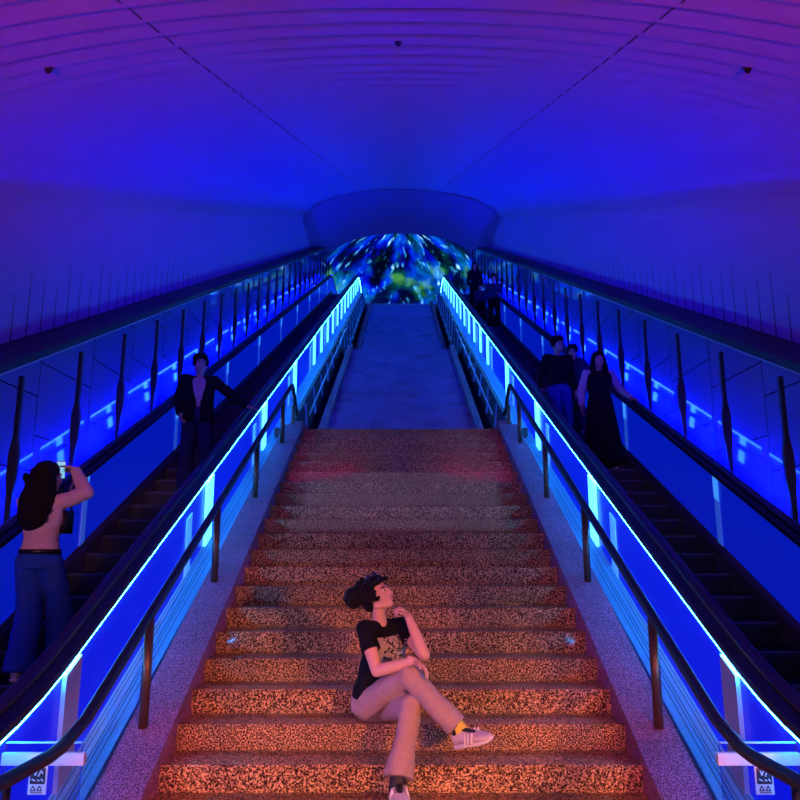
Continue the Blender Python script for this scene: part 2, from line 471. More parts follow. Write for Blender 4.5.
    bm = BM(); sweep(bm, [(OUT - .02, .85), (OUT - .02, .885), (OUT + .01, .925), (OUT + .08, .925), (OUT + .11, .885), (OUT + .11, .85)], YS, nos); mirror_x(bm, s)
    obj('handrail_guide', bm, M['black_metal'], es)
    bm = BM(); sweep(bm, [(OUT + .05, -.3), (OUT + .05, .80), (OUT + .09, .80), (OUT + .16, .42), (OUT + .16, -.3)], YS, nos); mirror_x(bm, s)
    obj('outer_deck', bm, M['deck'], es)
    bm = BM(); sweep(bm, [(OUT + .095, .80), (OUT + .095, .812), (OUT + .11, .812), (OUT + .11, .80)], YS, nos); mirror_x(bm, s)
    obj('light_strip', bm, M['led_soft'], es)
    for y in frange(7.6, 33.7, 1.45):
        bm = BM(); vs = box(bm, 0, 0, 0, 0, 0, 0)
        for v, (x, yy, d) in zip(vs, ((OUT + .158, y, .44), (OUT + .168, y, .44), (OUT + .168, y + .12, .44), (OUT + .158, y + .12, .44), (OUT + .096, y, .79), (OUT + .106, y, .79), (OUT + .106, y + .12, .79), (OUT + .096, y + .12, .79))): v.co = (x, yy, nos(yy) + d)
        mirror_x(bm, s); obj('glow_post', bm, M['bar'], es)
    for y in BARS[1:]: bar(OUT - .016, OUT - .006, y, .10, .62, .84, M['bar_soft'], bar(OUT - .012, OUT - .002, y, .10, .17, .84, M['bar_faint'], es), 'top_glow')  # posts glow, brighter on top, for handrail light falling on them

    # gap barrier between stairs and escalator, with its notice
    gb = empty('gap_barrier', (s * 1.8, 3.98, 0), 'steel bar and glass barrier closing the gap beside the %s escalator foot' % side[s], 'barrier')
    bm = BM(); box(bm, 1.575, 1.985, 3.955, 3.985, .505, .562); bevel(bm, .003, 1); mirror_x(bm, s); obj('bar', bm, M['steel'], gb)
    bm = BM(); box(bm, 1.60, 1.985, 3.99, 4.0, .07, .60); mirror_x(bm, s); gp = obj('glass_pane', bm, M['glass'], gb)
    bm = BM(); box(bm, 1.60, 1.985, 3.986, 4.004, .60, .606); mirror_x(bm, s); obj('edge_trim', bm, M['trim'], gb)
    # notice: white plate, dark square with marks above, small pictograms below
    nx = 1.805
    sg = empty('notice', (s * nx, 3.97, .42), 'small white safety notice with dark pictogram square on the %s glass barrier' % side[s], 'sign')
    def rect(bm, x0, x1, z0, z1, y, mi=0):
        bm.faces.new([bm.verts.new(p) for p in ((nx + x0, y, z0), (nx + x1, y, z0), (nx + x1, y, z1), (nx + x0, y, z1))]).material_index = mi
    sx = s
    def place(bm):
        for v in bm.verts: v.co.x = (v.co.x - nx) + s * nx
    bm = BM(); box(bm, nx - .045, nx + .045, 3.978, 3.984,   .366, .495); place(bm); obj('plate', bm, M['notice_white'], sg)
    bm = BM(); box(bm, nx - .037, nx + .037, 3.975, 3.978, .415, .488); place(bm); pn = obj('pictogram_panel', bm, M['notice_dark'], sg)
    bm = BM()
    def stroke(a, b, w, mi):
        a = Vector((nx + a[0], 3.9735, a[1])); b = Vector((nx + b[0], 3.9735, b[1])); d = (b - a).normalized(); n_ = Vector((-d.z, 0, d.x)) * w
        bm.faces.new([bm.verts.new(p) for p in (a - n_, b - n_, b + n_, a + n_)]).material_index = mi
    for a, b in (((-.02, .478), (-.012, .455)), ((-.012, .455), (-.002, .478)), ((.004, .45), (.016, .478)), ((.016, .478), (.026, .462)), ((-.028, .438), (-.01, .43)), ((0, .436), (.012, .43)), ((.018, .44), (.028, .428))): stroke(a, b, .003, 0)
    stroke((-.033, .482), (-.026, .482), .004, 1); stroke((-.005, .425), (.003, .425), .003, 1)
    place(bm); obj('marks', bm, [M['notice_white'], M['notice_red']], pn)
    bm = BM()
    for c in (-.018, .014):
        for q in range(3):
            t0, t1 = [(c - .012, .385), (c + .012, .385), (c, .407)][q], [(c + .012, .385), (c, .407), (c - .012, .385)][q]
            stroke(t0, t1, .0025, 0)
    stroke((-.03, .376), (.03, .376), .002, 0)
    place(bm); obj('triangle_marks', bm, M['notice_dark'], sg)

# ------------------------------------------------------------------ outer walls, ledges, vault
WX, VX, VB = 3.80, 4.45, 1.53
WALL_TOP = 1.55
def Hz(H): return lambda y: slope(y) - H
YW = frange(2.5, 35.0, .5)
ORD = ['first', 'second', 'third', 'fourth', 'fifth', 'sixth', 'seventh', 'eighth', 'ninth', 'tenth', 'eleventh', 'twelfth', 'thirteenth', 'fourteenth', 'fifteenth', 'sixteenth', 'seventeenth', 'eighteenth', 'nineteenth', 'twentieth', 'twenty-first', 'twenty-second', 'twenty-third', 'twenty-fourth']
for s in (-1, 1):
    H0, H1 = WALL_TOP, 3.95
    bm = BM(); uvl = bm.loops.layers.uv.new('UVMap')
    sweep(bm, [(WX, -H1), (WX, -H0), (WX + .06, -H0), (WX + .06, -H1)], [2.5 + 1.27 * q for q in range(27)], slope); mirror_x(bm, s)
    for f in bm.faces:
        col_ = int((f.calc_center_median().y - 2.5) / 1.27 + 20) - 20
        for l in f.loops: l[uvl].uv = (l.vert.co.y - 2.5, l.vert.co.z + 5 + .41 * col_)
    o = obj('wall_' + side[s], bm, M['tile']); o['kind'] = 'structure'
    # channel floor between wall and escalator
    bm = BM(); sweep(bm, [(OUT + .10, -.35), (OUT + .10, -.28), (WX, -.28), (WX, -.35)], frange(2.6, 36, .5), nos); mirror_x(bm, s)
    o = obj('trim_%d' % (1 if s < 0 else 2), bm, M['ledge']); o['kind'] = 'structure'
    # dark ledge on top of the wall with two thin metal lines
    bm = BM(); sweep(bm, [(WX - .004, -WALL_TOP - .02), (WX - .004, -WALL_TOP + .07), (VX + .1, -WALL_TOP + .07), (VX + .1, -WALL_TOP - .02)], YW, slope, 0)
    sweep(bm, [(WX - .014, -WALL_TOP - .03), (WX - .014, -WALL_TOP - .012), (WX - .02, -WALL_TOP - .012), (WX - .02, -WALL_TOP - .03)], YW, slope, 1)
    mirror_x(bm, s); o = obj('trim_%d' % (3 if s < 0 else 4), bm, [M['ledge'], M['trim']]); o['kind'] = 'structure'
    # upper wall behind the ledge: lapped panels with narrow dark joints
    bm = BM(); P = .325; y = 3.2
    k = 0
    while y < 36.6:
        for dx0, dx1, ya, yb in ((0.0, -.02, y, y + P),):
            q = [(VX - dx0, ya, slope(ya) - WALL_TOP), (VX + dx1, yb, slope(yb) - WALL_TOP), (VX + dx1, yb, slope(yb) + .02), (VX - dx0, ya, slope(ya) + .02)]
            bm.faces.new([bm.verts.new(p) for p in q])
            bm.faces.new([bm.verts.new(p) for p in (q[1], (VX + .0, yb, q[1][2]), (VX + .0, yb, q[2][2]), q[2])])
        hh = .62 + .25 * ((k * 7) % 3) / 2 + .008 * (y - 4)
        hh = min(hh, 1.3)
        bm.faces.new([bm.verts.new(p) for p in ((VX - .024, y + P - .012, slope(y + P) - WALL_TOP), (VX - .024, y + P + .012, slope(y + P) - WALL_TOP), (VX - .022, y + P + .004, slope(y + P) - hh), (VX - .022, y + P - .004, slope(y + P) - hh))]).material_index = 1
        y += P; k += 1
    # rounded end return
    zE = slope(36.6)
    ring = [(VX + .9 * (1 - math.cos(t)), 36.6 + .9 * math.sin(t)) for t in [PI / 2 * i / 8 for i in range(9)]]
    for (xa, ya), (xb, yb) in zip(ring, ring[1:]):
        bm.faces.new([bm.verts.new(p) for p in ((xa - .02, ya, zE - WALL_TOP - .6), (xb - .02, yb, zE - WALL_TOP - .6), (xb - .02, yb, zE + .02), (xa - .02, ya, zE + .02))])
    mirror_x(bm, s)
    o = obj('wall_upper_' + side[s], bm, [M['vault'], M['seam']]); o['kind'] = 'structure'

# vault of lapped rings
bm = BM()
P = .325; y = .4; NS = 48
def ell(t, drop): 
    a, b = VX + .0 - drop * .6, VB - drop
    return a * math.cos(t), b * math.sin(t)
TH = [PI * i / NS for i in range(NS + 1)]
TJ = math.atan2(1.19 ** -1 * VX, VB) if False else None
while y < 36.6:
    d0, d1 = 0.0, .014
    A = []; B = []; Cc = []
    for t in TH:
        x0_, h0 = ell(t, d0); x1_, h1 = ell(t, d1)
        A.append(bm.verts.new((x0_, y, slope(y) + h0)))
        B.append(bm.verts.new((x1_, y + P, slope(y + P) + h1)))
        Cc.append(bm.verts.new((x0_, y + P, slope(y + P) + h0)))
    for i in range(NS):
        f = bm.faces.new((A[i], A[i + 1], B[i + 1], B[i])); f.smooth = False
        bm.faces.new((B[i], B[i + 1], Cc[i + 1], Cc[i]))
    # joint gap on both sides (about forty degrees up the arch), open on the near half of each ring
    for sgn in (1, -1):
        t = math.acos(1.53 / VX * 1.0) if False else None
        tj = math.atan2(VX, 1.19 * VB)
        for (u0, u1) in ((0.03, .72),):
            yy0, yy1 = y + P * u0, y + P * u1
            dr0 = d0 + (d1 - d0) * u0 + .012; dr1 = d0 + (d1 - d0) * u1 + .012
            w = .0013
            q = []
            for yy, dr, dt in ((yy0, dr0, -w), (yy1, dr1, -w), (yy1, dr1, w), (yy0, dr0, w)):
                xx, hh = ell(tj + dt, dr); q.append(bm.verts.new((sgn * xx, yy, slope(yy) + hh)))
            bm.faces.new(q).material_index = 1
    y += P
o = obj('ceiling', bm, [M['vault'], M['seam']]); o['kind'] = 'structure'

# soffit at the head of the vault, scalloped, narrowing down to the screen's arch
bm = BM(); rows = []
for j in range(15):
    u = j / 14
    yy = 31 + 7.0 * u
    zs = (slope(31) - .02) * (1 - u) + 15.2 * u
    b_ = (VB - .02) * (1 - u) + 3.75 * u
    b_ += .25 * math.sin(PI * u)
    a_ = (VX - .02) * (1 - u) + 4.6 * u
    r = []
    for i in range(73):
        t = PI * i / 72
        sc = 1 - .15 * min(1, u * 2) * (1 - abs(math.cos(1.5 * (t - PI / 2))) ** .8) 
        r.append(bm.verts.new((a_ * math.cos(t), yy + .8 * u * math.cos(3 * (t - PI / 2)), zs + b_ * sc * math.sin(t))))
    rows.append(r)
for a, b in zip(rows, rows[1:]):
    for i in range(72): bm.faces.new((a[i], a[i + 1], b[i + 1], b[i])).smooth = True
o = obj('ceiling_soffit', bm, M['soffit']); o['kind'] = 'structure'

# domed picture screen in the upper hall
bm = BM(); uvl = bm.loops.layers.uv.new('UVMap'); rows = []
NA, NE = 64, 28
for j in range(NE + 1):
    e = j / NE
    r = []
    for i in range(NA + 1):
        az = PI * i / NA
        if e < .36:
            h = 2.4 * e / .36; rr = 1
        else:
            q = (e - .36) / .64 * PI / 2; rr = math.cos(q); h = 2.4 + 3.5 * math.sin(q)
        r.append((Vector((5.1 * rr * math.cos(az), 38.0 + 5.5 * rr * math.sin(az), TOPZ + h)), (az / PI, e)))
    rows.append([(bm.verts.new(p), uv) for p, uv in r])
for a, b in zip(rows, rows[1:]):
    for i in range(NA):
        q = (a[i], a[i + 1], b[i + 1], b[i])
        try: f = bm.faces.new([v for v, _ in q])
        except ValueError: continue
        f.smooth = True
        for l, (_, uv) in zip(f.loops, q): l[uvl].uv = uv
o = obj('dome_screen', bm, M['screen']); tag(o, 'huge domed screen glowing blue and green at the top of the stairs', 'screen')

# ------------------------------------------------------------------ paddle posts along the outer walls
def paddle():
    bm = BM(); prof = [(-.02, 1.5), (-.021, .92), (-.045, .78), (-.047, .52), (-.03, .40), (-.018, .0)]
    t = .022
    L_ = [(p[0], p[1]) for p in prof]; R_ = [(-p[0], p[1]) for p in prof][::-1]
    ring = L_ + R_
    a = [bm.verts.new((-t, x, z)) for x, z in ring]; b = [bm.verts.new((t, x, z)) for x, z in ring]
    bm.faces.new(a); bm.faces.new(b[::-1])
    for i in range(len(a)): bm.faces.new((a[i], a[(i + 1) % len(a)], b[(i + 1) % len(a)], b[i]))
    return bm
pp = None
for s in (-1, 1):
    k = 0; y = 6.85
    while y < 35.4:
        if pp is None:
            bm = paddle()
            for v in bm.verts: v.co = Vector((v.co.y, v.co.x, v.co.z))
            bevel(bm, .004, 1); pp = obj('paddle_post', bm, M['black_metal']); o = pp
        else:
            o = pp.copy(); COL.objects.link(o)
        o.location = (s * 3.60, y, slope(y) - 3.10)
        tag(o, '%s dark paddle-shaped post up the slope along the %s tiled wall' % (ORD[k], side[s]), 'post', 'paddle posts along the %s wall' % side[s])
        y += 1.22; k += 1
    # bearer that carries the posts
    bm = BM(); sweep(bm, [(3.55, -3.20), (3.55, -3.10), (3.64, -3.10), (3.64, -3.20)], frange(4.5, 35.5, .5), slope); mirror_x(bm, s)
    o = obj('trim_%d' % (5 if s < 0 else 6), bm, M['ledge']); o['kind'] = 'structure'

# little fittings on the vault
def fitting(px, py, label):
    # find the vault point on the sight line
    best = None
    for i in range(300, 2200):
        Y = i / 100; p = U(px, py, Y)
        h = p.z - slope(Y)
        if (p.x / VX) ** 2 + (max(h, 0) / VB) ** 2 >= .97 and h > 0: best = p; break
    f = empty('ceiling_fitting', best, label, 'ceiling fitting', 'small dark fittings on the vault')
    bm = BM(); bmesh.ops.create_cone(bm, cap_ends=True, segments=20, radius1=.025, radius2=.042, depth=.05, matrix=Matrix.Translation(best + Vector((0, 0, .02)))); obj('housing', bm, M['black_metal'], f)
    bm = BM(); bmesh.ops.create_uvsphere(bm, u_segments=14, v_segments=8, radius=.018, matrix=Matrix.Translation(best - Vector((0, 0, .01)))); obj('lens', bm, M['dark_glass'], f, True)
fitting(48, 70, 'small dark fitting on the left side of the purple vault')
fitting(748, 70, 'small dark fitting on the right side of the purple vault')
fitting(398, 43, 'small dark fitting at the crown of the purple vault')

# ------------------------------------------------------------------ lights
def area(name, loc, target, sx, sy, power, col, roll_axis=None):
    l = bpy.data.lights.new(name, 'AREA'); l.shape = 'RECTANGLE'; l.size = sx; l.size_y = sy; l.energy = power; l.color = col
    o = bpy.data.objects.new(name, l); COL.objects.link(o); o.location = loc
    d = (Vector(target) - Vector(loc)).normalized()
    if roll_axis is None: o.rotation_euler = d.to_track_quat('-Z', 'Y').to_euler()
    else:
        yax = Vector(roll_axis).normalized(); z = -d; z = (z - yax * z.dot(yax)).normalized(); x = yax.cross(z)
        o.rotation_euler = Matrix((x, yax, z)).transposed().to_euler()
    return o
def spot(name, loc, target, power, col, angle, blend=1.0, size=.25):
    l = bpy.data.lights.new(name, 'SPOT'); l.energy = power; l.color = col; l.spot_size = math.radians(angle); l.spot_blend = blend; l.shadow_soft_size = size
    o = bpy.data.objects.new(name, l); COL.objects.link(o); o.location = loc
    o.rotation_euler = (Vector(target) - Vector(loc)).to_track_quat('-Z', 'Y').to_euler(); return o
# blue tubes in the channels between escalators and walls
for s in (-1, 1):
    bm = BM(); tube(bm, [(s * 3.475, y, slope(y) - 2.96) for y in (7.2, 15, 25, 35)], .03, 8)
    o = obj('trim_%d' % (7 if s < 0 else 8), bm, M['tube']); o['kind'] = 'structure'  # unseen cove light, not a trim piece
# unseen spots: a warm pair for the hall's light, then added coloured fill
spot('unseen_spot', (3.6, -1.2, 1.8), (0.05, 4.6, -.2), 1750, (1.0, .31, .08), 36)
spot('unseen_spot', (-3.6, -1.2, 1.8), (-0.05, 4.6, -.2), 950, (1.0, .30, .09), 36)
spot('unseen_spot', (-3.5, -1.0, 2.3), (0, 8.4, 2.2), 240, (1.0, .05, .22), 22)  # added red to tint the higher steps
spot('unseen_spot', (-3.1, 1.3, 1.7), (-.1, 4.95, .8), 240, (.42, .05, 1.0), 28)  # added violet rim on the seated woman, just outside the view
spot('unseen_spot', (-2.5, -1.5, 2.5), (-2.8, 6, 1.9), 400, (1.0, .36, .34), 14)  # added to brighten the woman in pink
spot('unseen_spot', (0, -2.6, 1.3), (0, 20, 11.0), 15000, (0, 0, 1), 17)  # added blue fill for the crown of the vault
for s in (-1, 1):
    spot('unseen_spot', (s * 3.1, -2.5, 2.0), (-s * 4.45, 17, 9.0), 3200, (0, 0, 1), 32)  # added blue fill crossing to the opposite walls
    spot('unseen_spot', (s * 1.6, -1.8, 1.2), (s * 2.2, 1.6, 4.4), 3000, (1.0, .04, .10), 54)  # added red that turns the near vault purple
    spot('unseen_spot', (s * .9, -1.0, 1.5), (s * 1.58, 4.6, .2), 380, (1.0, .08, .55), 18)  # added magenta along the near curbs
area('hall_panel', (0, -6, 3.3), (0, 9, 3.3), 6.0, 2.3, 62, (.66, .52, 1.0))
w = bpy.data.worlds.new('world'); S.world = w; w.use_nodes = True
w.node_tree.nodes['Background'].inputs[0].default_value = (0.0, 0.0, 1.0, 1)
w.node_tree.nodes['Background'].inputs[1].default_value = 0.01
# ------------------------------------------------------------------ people
V = Vector
M['skin'] = plain('skin', (0.72, 0.42, 0.30), 0.5, spec=0.3, scale=40, var=0.06)
M['skin_pale'] = plain('pale skin', (0.62, 0.40, 0.32), 0.5, spec=0.3, scale=40, var=0.05)
M['hair'] = plain('near black hair', (0.012, 0.009, 0.010), 0.6, spec=0.12, bump=0.8, scale=180, var=0.5)
M['shirt_black'] = plain('black cotton', (0.014, 0.014, 0.018), 0.85, spec=0.15, bump=0.25, scale=25)
M['trouser_mauve'] = plain('washed mauve denim', (0.42, 0.29, 0.27), 0.85, spec=0.15, bump=0.3, scale=28, var=0.2)
M['denim_blue'] = plain('blue denim', (0.025, 0.09, 0.50), 0.85, spec=0.15, bump=0.3, scale=28, var=0.2)
M['denim_dark'] = plain('dark denim', (0.03, 0.045, 0.11), 0.85, spec=0.15, bump=0.2, scale=28, var=0.25)
M['pink_knit'] = plain('pink knit', (0.75, 0.50, 0.50), 0.85, spec=0.15, bump=0.3, scale=50, var=0.07)
M['pale_shirt'] = plain('pale shirt', (0.66, 0.52, 0.58), 0.8, spec=0.15, bump=0.2, scale=30, var=0.08)
M['sole'] = plain('shoe sole white', (0.8, 0.74, 0.68), 0.6)
M['shoe_light'] = plain('light grey shoe mesh', (0.60, 0.52, 0.54), 0.7, bump=0.3, scale=150)
M['shoe_dark'] = plain('black shoe', (0.015, 0.015, 0.018), 0.6)
M['stripe'] = plain('shoe stripe', (0.85, 0.80, 0.78), 0.5)
M['sock_yellow'] = plain('yellow sock', (0.75, 0.62, 0.08), 0.9)
M['stitch'] = plain('dark seam stitching', (0.10, 0.06, 0.08), 0.9)
M['eye_white'] = plain('eye white', (0.8, 0.78, 0.76), 0.3)
M['iris'] = plain('dark iris', (0.02, 0.012, 0.01), 0.2)
M['lip'] = plain('lips', (0.62, 0.27, 0.24), 0.45)
M['lens_blue'] = plain('sunglass lens', (0.03, 0.06, 0.16), 0.1, spec=0.9)
M['phone'] = plain('phone body', (0.02, 0.02, 0.025), 0.3)
M['phone_screen'] = glow('lit phone screen', (0.3, 0.7, 1.0), .8)
M['leather'] = plain('black leather', (0.012, 0.01, 0.012), 0.5, spec=0.4)
M['gold'] = plain('brass fastener', (0.7, 0.45, 0.15), 0.35, metal=0.9)

def printed_shirt():
    m, nt, b = new_mat('black cotton with pale chest print')
    N = nt.nodes; L = nt.links
    uv = N.new('ShaderNodeUVMap'); sp = N.new('ShaderNodeSeparateXYZ'); L.new(uv.outputs['UV'], sp.inputs[0])
    def math_(op, a, bval=None, b_=None):
        n = N.new('ShaderNodeMath'); n.operation = op; L.new(a, n.inputs[0])
        if b_ is not None: L.new(b_, n.inputs[1])
        elif bval is not None: n.inputs[1].default_value = bval
        return n.outputs[0]
    inx = math_('LESS_THAN', math_('ABSOLUTE', math_('SUBTRACT', sp.outputs[0], .5)), .5)
    iny = math_('LESS_THAN', math_('ABSOLUTE', math_('SUBTRACT', sp.outputs[1], .5)), .5)
    mask = math_('MULTIPLY', inx, b_=iny)
    no = N.new('ShaderNodeTexNoise'); no.inputs['Scale'].default_value = 9; no.inputs['Detail'].default_value = 3; no.inputs['Distortion'].default_value = 1.5
    L.new(uv.outputs['UV'], no.inputs['Vector'])
    blot = math_('GREATER_THAN', no.outputs['Fac'], .52)
    mid = math_('LESS_THAN', math_('ABSOLUTE', math_('SUBTRACT', sp.outputs[0], .5)), .33)
    blot = math_('MULTIPLY', blot, b_=mid)
    c1 = N.new('ShaderNodeMix'); c1.data_type = 'RGBA'; c1.inputs[6].default_value = (.46, .38, .30, 1); c1.inputs[7].default_value = (.015, .015, .018, 1)
    L.new(blot, c1.inputs[0])
    c2 = N.new('ShaderNodeMix'); c2.data_type = 'RGBA'; c2.inputs[6].default_value = (.007, .007, .010, 1)
    L.new(mask, c2.inputs[0]); L.new(c1.outputs[2], c2.inputs[7]); L.new(c2.outputs[2], b.inputs['Base Color'])
    b.inputs['Roughness'].default_value = .85; b.inputs['Specular IOR Level'].default_value = .15
    return m
M['printed'] = printed_shirt()

def frame(d, up=V((0, 0, 1))):
    d = d.normalized(); a = d.cross(up)
    if a.length < 1e-3: a = d.cross(V((0, 1, 0)))
    a.normalize(); return a, a.cross(d).normalized(), d      # side, up, dir

def loft(bm, rings, seg=20):
    """rings: (centre, half-axis a, half-axis b)"""
    R = []
    for c, a, b in rings:
        R.append([bm.verts.new(c + a * math.cos(2 * PI * k / seg) + b * math.sin(2 * PI * k / seg)) for k in range(seg)])
    for p, q in zip(R, R[1:]):
        for k in range(seg): bm.faces.new((p[k], p[(k + 1) % seg], q[(k + 1) % seg], q[k]))
    bm.faces.new(R[0][::-1]); bm.faces.new(R[-1])

def cap(bm, p0, p1, r0, r1, round0=True, round1=True, flat=1.0, up=V((0, 0, 1)), seg=16):
    p0, p1 = V(p0), V(p1); a, b, d = frame(p1 - p0, up); rings = []
    if round0:
        for t in (1.45, 1.1, .7, .35): rings.append((p0 - d * r0 * math.sin(t), a * r0 * math.cos(t), b * r0 * flat * math.cos(t)))
    rings.append((p0, a * r0, b * r0 * flat)); rings.append((p1, a * r1, b * r1 * flat))
    if round1:
        for t in (.35, .7, 1.1, 1.45): rings.append((p1 + d * r1 * math.sin(t), a * r1 * math.cos(t), b * r1 * flat * math.cos(t)))
    loft(bm, rings, seg)

def chain(bm, pts, rs, **k):
    for p, q, a, b in zip(pts, pts[1:], rs, rs[1:]): cap(bm, p, q, a, b, **k)

def ell(bm, c, r, R=None, seg=18):
    m = Matrix.Translation(V(c)) @ (R.to_4x4() if R else Matrix.Identity(4)) @ Matrix.Diagonal((*r, 1))
    bmesh.ops.create_uvsphere(bm, u_segments=seg, v_segments=seg // 2 + 2, radius=1, matrix=m)

from mathutils import noise as mnoise
def fuse(name, bm, mats, parent, voxel=.008, smooth=4, fold=0.0):
    """one continuous surface out of overlapping volumes"""
    bmesh.ops.recalc_face_normals(bm, faces=bm.faces)
    me = bpy.data.meshes.new('tmp'); bm.to_mesh(me); bm.free()
    o = bpy.data.objects.new('tmp', me); COL.objects.link(o)
    r = o.modifiers.new('r', 'REMESH'); r.mode = 'VOXEL'; r.voxel_size = voxel; r.use_smooth_shade = True
    s = o.modifiers.new('s', 'SMOOTH'); s.iterations = smooth; s.factor = .5
    dg = bpy.context.evaluated_depsgraph_get()
    out = bpy.data.meshes.new_from_object(o.evaluated_get(dg)); out.name = name
    bpy.data.objects.remove(o); bpy.data.meshes.remove(me)
    out.materials.clear()
    if fold:
        co = [v.co.copy() for v in out.vertices]; nn = [v.normal.copy() for v in out.vertices]; flat = []
        for c, q in zip(co, nn):
            n = mnoise.noise(V((c.x * 9, c.y * 9, c.z * 9))) + .7 * mnoise.noise(V((c.x * 7 + c.z * 14, c.y * 8, c.z * 20 - c.x * 16)))
            flat.extend(c + q * n * fold)
        out.vertices.foreach_set('co', flat)
    for m in (mats if isinstance(mats, (list, tuple)) else [mats]): out.materials.append(m)
    out.polygons.foreach_set('use_smooth', [True] * len(out.polygons))
    ob = bpy.data.objects.new(name, out); link(ob, parent)
    out.transform(Matrix.Translation(-root_loc(parent)))
    return ob

def basis(f, u):
    f = f.normalized(); r = f.cross(u).normalized(); u = r.cross(f).normalized()
    return Matrix((r, f, u)).transposed()

def head(bm, c, f, u, h=.225):
    B = basis(f, u); k = h / .225
    P = lambda x, y, z: c + B @ V((x, y, z)) * k
    E_ = lambda p, r: ell(bm, P(*p), [q * k for q in r], B)
    E_((0, -.015, .040), (.073, .092, .080)); E_((0, .030, -.025), (.058, .062, .082)); E_((0, .058, -.088), (.030, .028, .024))
    for s in (-1, 1):
        E_((s * .034, .058, -.028), (.026, .028, .026)); E_((s * .074, -.008, -.008), (.010, .020, .032))
        cap(bm, P(s * .050, -.01, -.06), P(s * .012, .060, -.092), .022 * k, .018 * k)
        cap(bm, P(s * .045, .072, .026), P(s * .010, .084, .022), .010 * k, .010 * k)
    cap(bm, P(0, .086, .012), P(0, .108, -.030), .0085 * k, .0125 * k)
    for s in (-1, 1): E_((s * .012, .094, -.034), (.009, .011, .008))
    E_((0, .086, -.057), (.024, .011, .006)); E_((0, .083, -.068), (.021, .011, .007)); E_((0, .078, -.046), (.03, .014, .014))
    return P, B, k

def face_bits(parent, P, B, k):
    for s in (-1, 1):
        bm = BM(); ell(bm, P(s * .031, .079, .004), (.0115 * k, .0105 * k, .0065 * k), B); e = obj('eye', bm, M['eye_white'], parent, True)
        bm = BM(); ell(bm, P(s * .031, .0895, .005), (.0058 * k, .003 * k, .0062 * k), B); obj('iris', bm, M['iris'], e, True)
        bm = BM(); cap(bm, P(s * .048, .079, .026), P(s * .016, .091, .026), .0028 * k, .0045 * k); obj('eyebrow', bm, M['hair'], parent, True)
    bm = BM(); ell(bm, P(0, .0945, -.0565), (.021 * k, .005 * k, .0045 * k), B); ell(bm, P(0, .0915, -.0675), (.018 * k, .006 * k, .0055 * k), B); obj('lips', bm, M['lip'], parent, True)

def hand(bm, w, d, n, t, curl=(25, 35, 30), k=1.0, thumb_curl=20):
    """w wrist, d towards the fingers, n out of the palm, t towards the thumb"""
    d = d.normalized(); t = (t - d * t.dot(d)).normalized(); n = (n - d * n.dot(d) - t * n.dot(t)).normalized()
    R = Matrix((t, d, n)).transposed()
    ell(bm, w + d * .045 * k, (.040 * k, .052 * k, .016 * k), R); cap(bm, w - d * .03 * k, w + d * .03 * k, .024 * k, .027 * k, flat=.8, up=n)
    for off, ln, r in ((.030, .070, .0090), (.010, .079, .0092), (-.010, .073, .0088), (-.029, .057, .0080)):
        p = w + d * (.082 - abs(off - .01) * .25) * k + t * off * k; a = 0
        for q, sg in enumerate((.44, .31, .25)):
            a += math.radians(curl[q]); nd = d * math.cos(a) + n * math.sin(a)
            p2 = p + nd * ln * sg * k; cap(bm, p, p2, r * k * (1 - .06 * q), r * k * (.94 - .07 * q), seg=10); p = p2
    p = w + d * .020 * k + t * .028 * k; dirs = (d * .55 + t * .75 + n * .25).normalized(); a = math.radians(thumb_curl)
    for q, ln in enumerate((.040, .032, .026)):
        p2 = p + dirs * ln * k; cap(bm, p, p2, (.0125 - .0015 * q) * k, (.0115 - .0018 * q) * k, seg=10); p = p2
        dirs = (dirs * math.cos(a) + (d * .8 - t * .35 + n * .4).normalized() * math.sin(a)).normalized()

def shoe(parent, heel, toe, up, upper, sole, h=.075, w=.044, stripes=False, name='shoe', tongue=None):
    a, u, d = frame(toe - heel, up); L_ = (toe - heel).length
    bm = BM(); P = lambda x, y, z: heel + a * x + d * y * L_ + u * z
    def ring(y, hw, z0, z1): return (P(0, y, (z0 + z1) / 2), a * hw, u * (z1 - z0) / 2)
    loft(bm, [ring(-.02, w * .55, .02, h * .9), ring(.06, w * .8, .016, h * 1.15), ring(.2, w * .86, .016, h * 1.2), ring(.38, w * .88, .016, h * 1.05), ring(.55, w * .97, .016, h * .85), ring(.74, w * 1.02, .016, h * .68), ring(.9, w * .88, .016, h * .55), ring(1.0, w * .5, .018, h * .4)])
    so = fuse(name, bm, upper, parent, .006, 3)
    bm = BM(); 
    loft(bm, [(P(0, y, z), a * hw, u * zz) for y, hw, z, zz in ((-.04, w * .45, .016, .012), (0.02, w * .85, .012, .017), (.3, w * .92, .012, .016), (.55, w * 1.0, .011, .015), (.75, w * 1.08, .011, .014), (.92, w * .92, .013, .013), (1.03, w * .45, .018, .010))])
    obj('sole', bm, sole, so, True)
    if tongue:
        bm = BM(); cap(bm, P(0, .16, h * 1.02), P(0, .2, h * 1.35), w * .8, w * .74, flat=.8, up=d); obj('collar', bm, tongue, so, True)
        bm = BM(); 
        cap(bm, P(0, .36, h * 1.02), P(0, .60, h * .80), w * .40, w * .33, flat=.5, up=u)
        for q in range(4): y = .36 + .075 * q; cap(bm, P(-w * .45, y, h * (1.06 - .1 * q)), P(w * .45, y + .02, h * (1.06 - .1 * q)), .004, .004, seg=8)
        obj('laces', bm, tongue, so, True)
    if stripes:
        for sd in (-1, 1):
            for q in range(3):
                y = .40 + .10 * q
                bm = BM(); cap(bm, P(sd * w * .80, y + .05, h * .80), P(sd * w * 1.0, y - .03, .024), .0065, .0075, flat=.6, seg=8); obj('stripe', bm, M['stripe'], so, True)
    return so

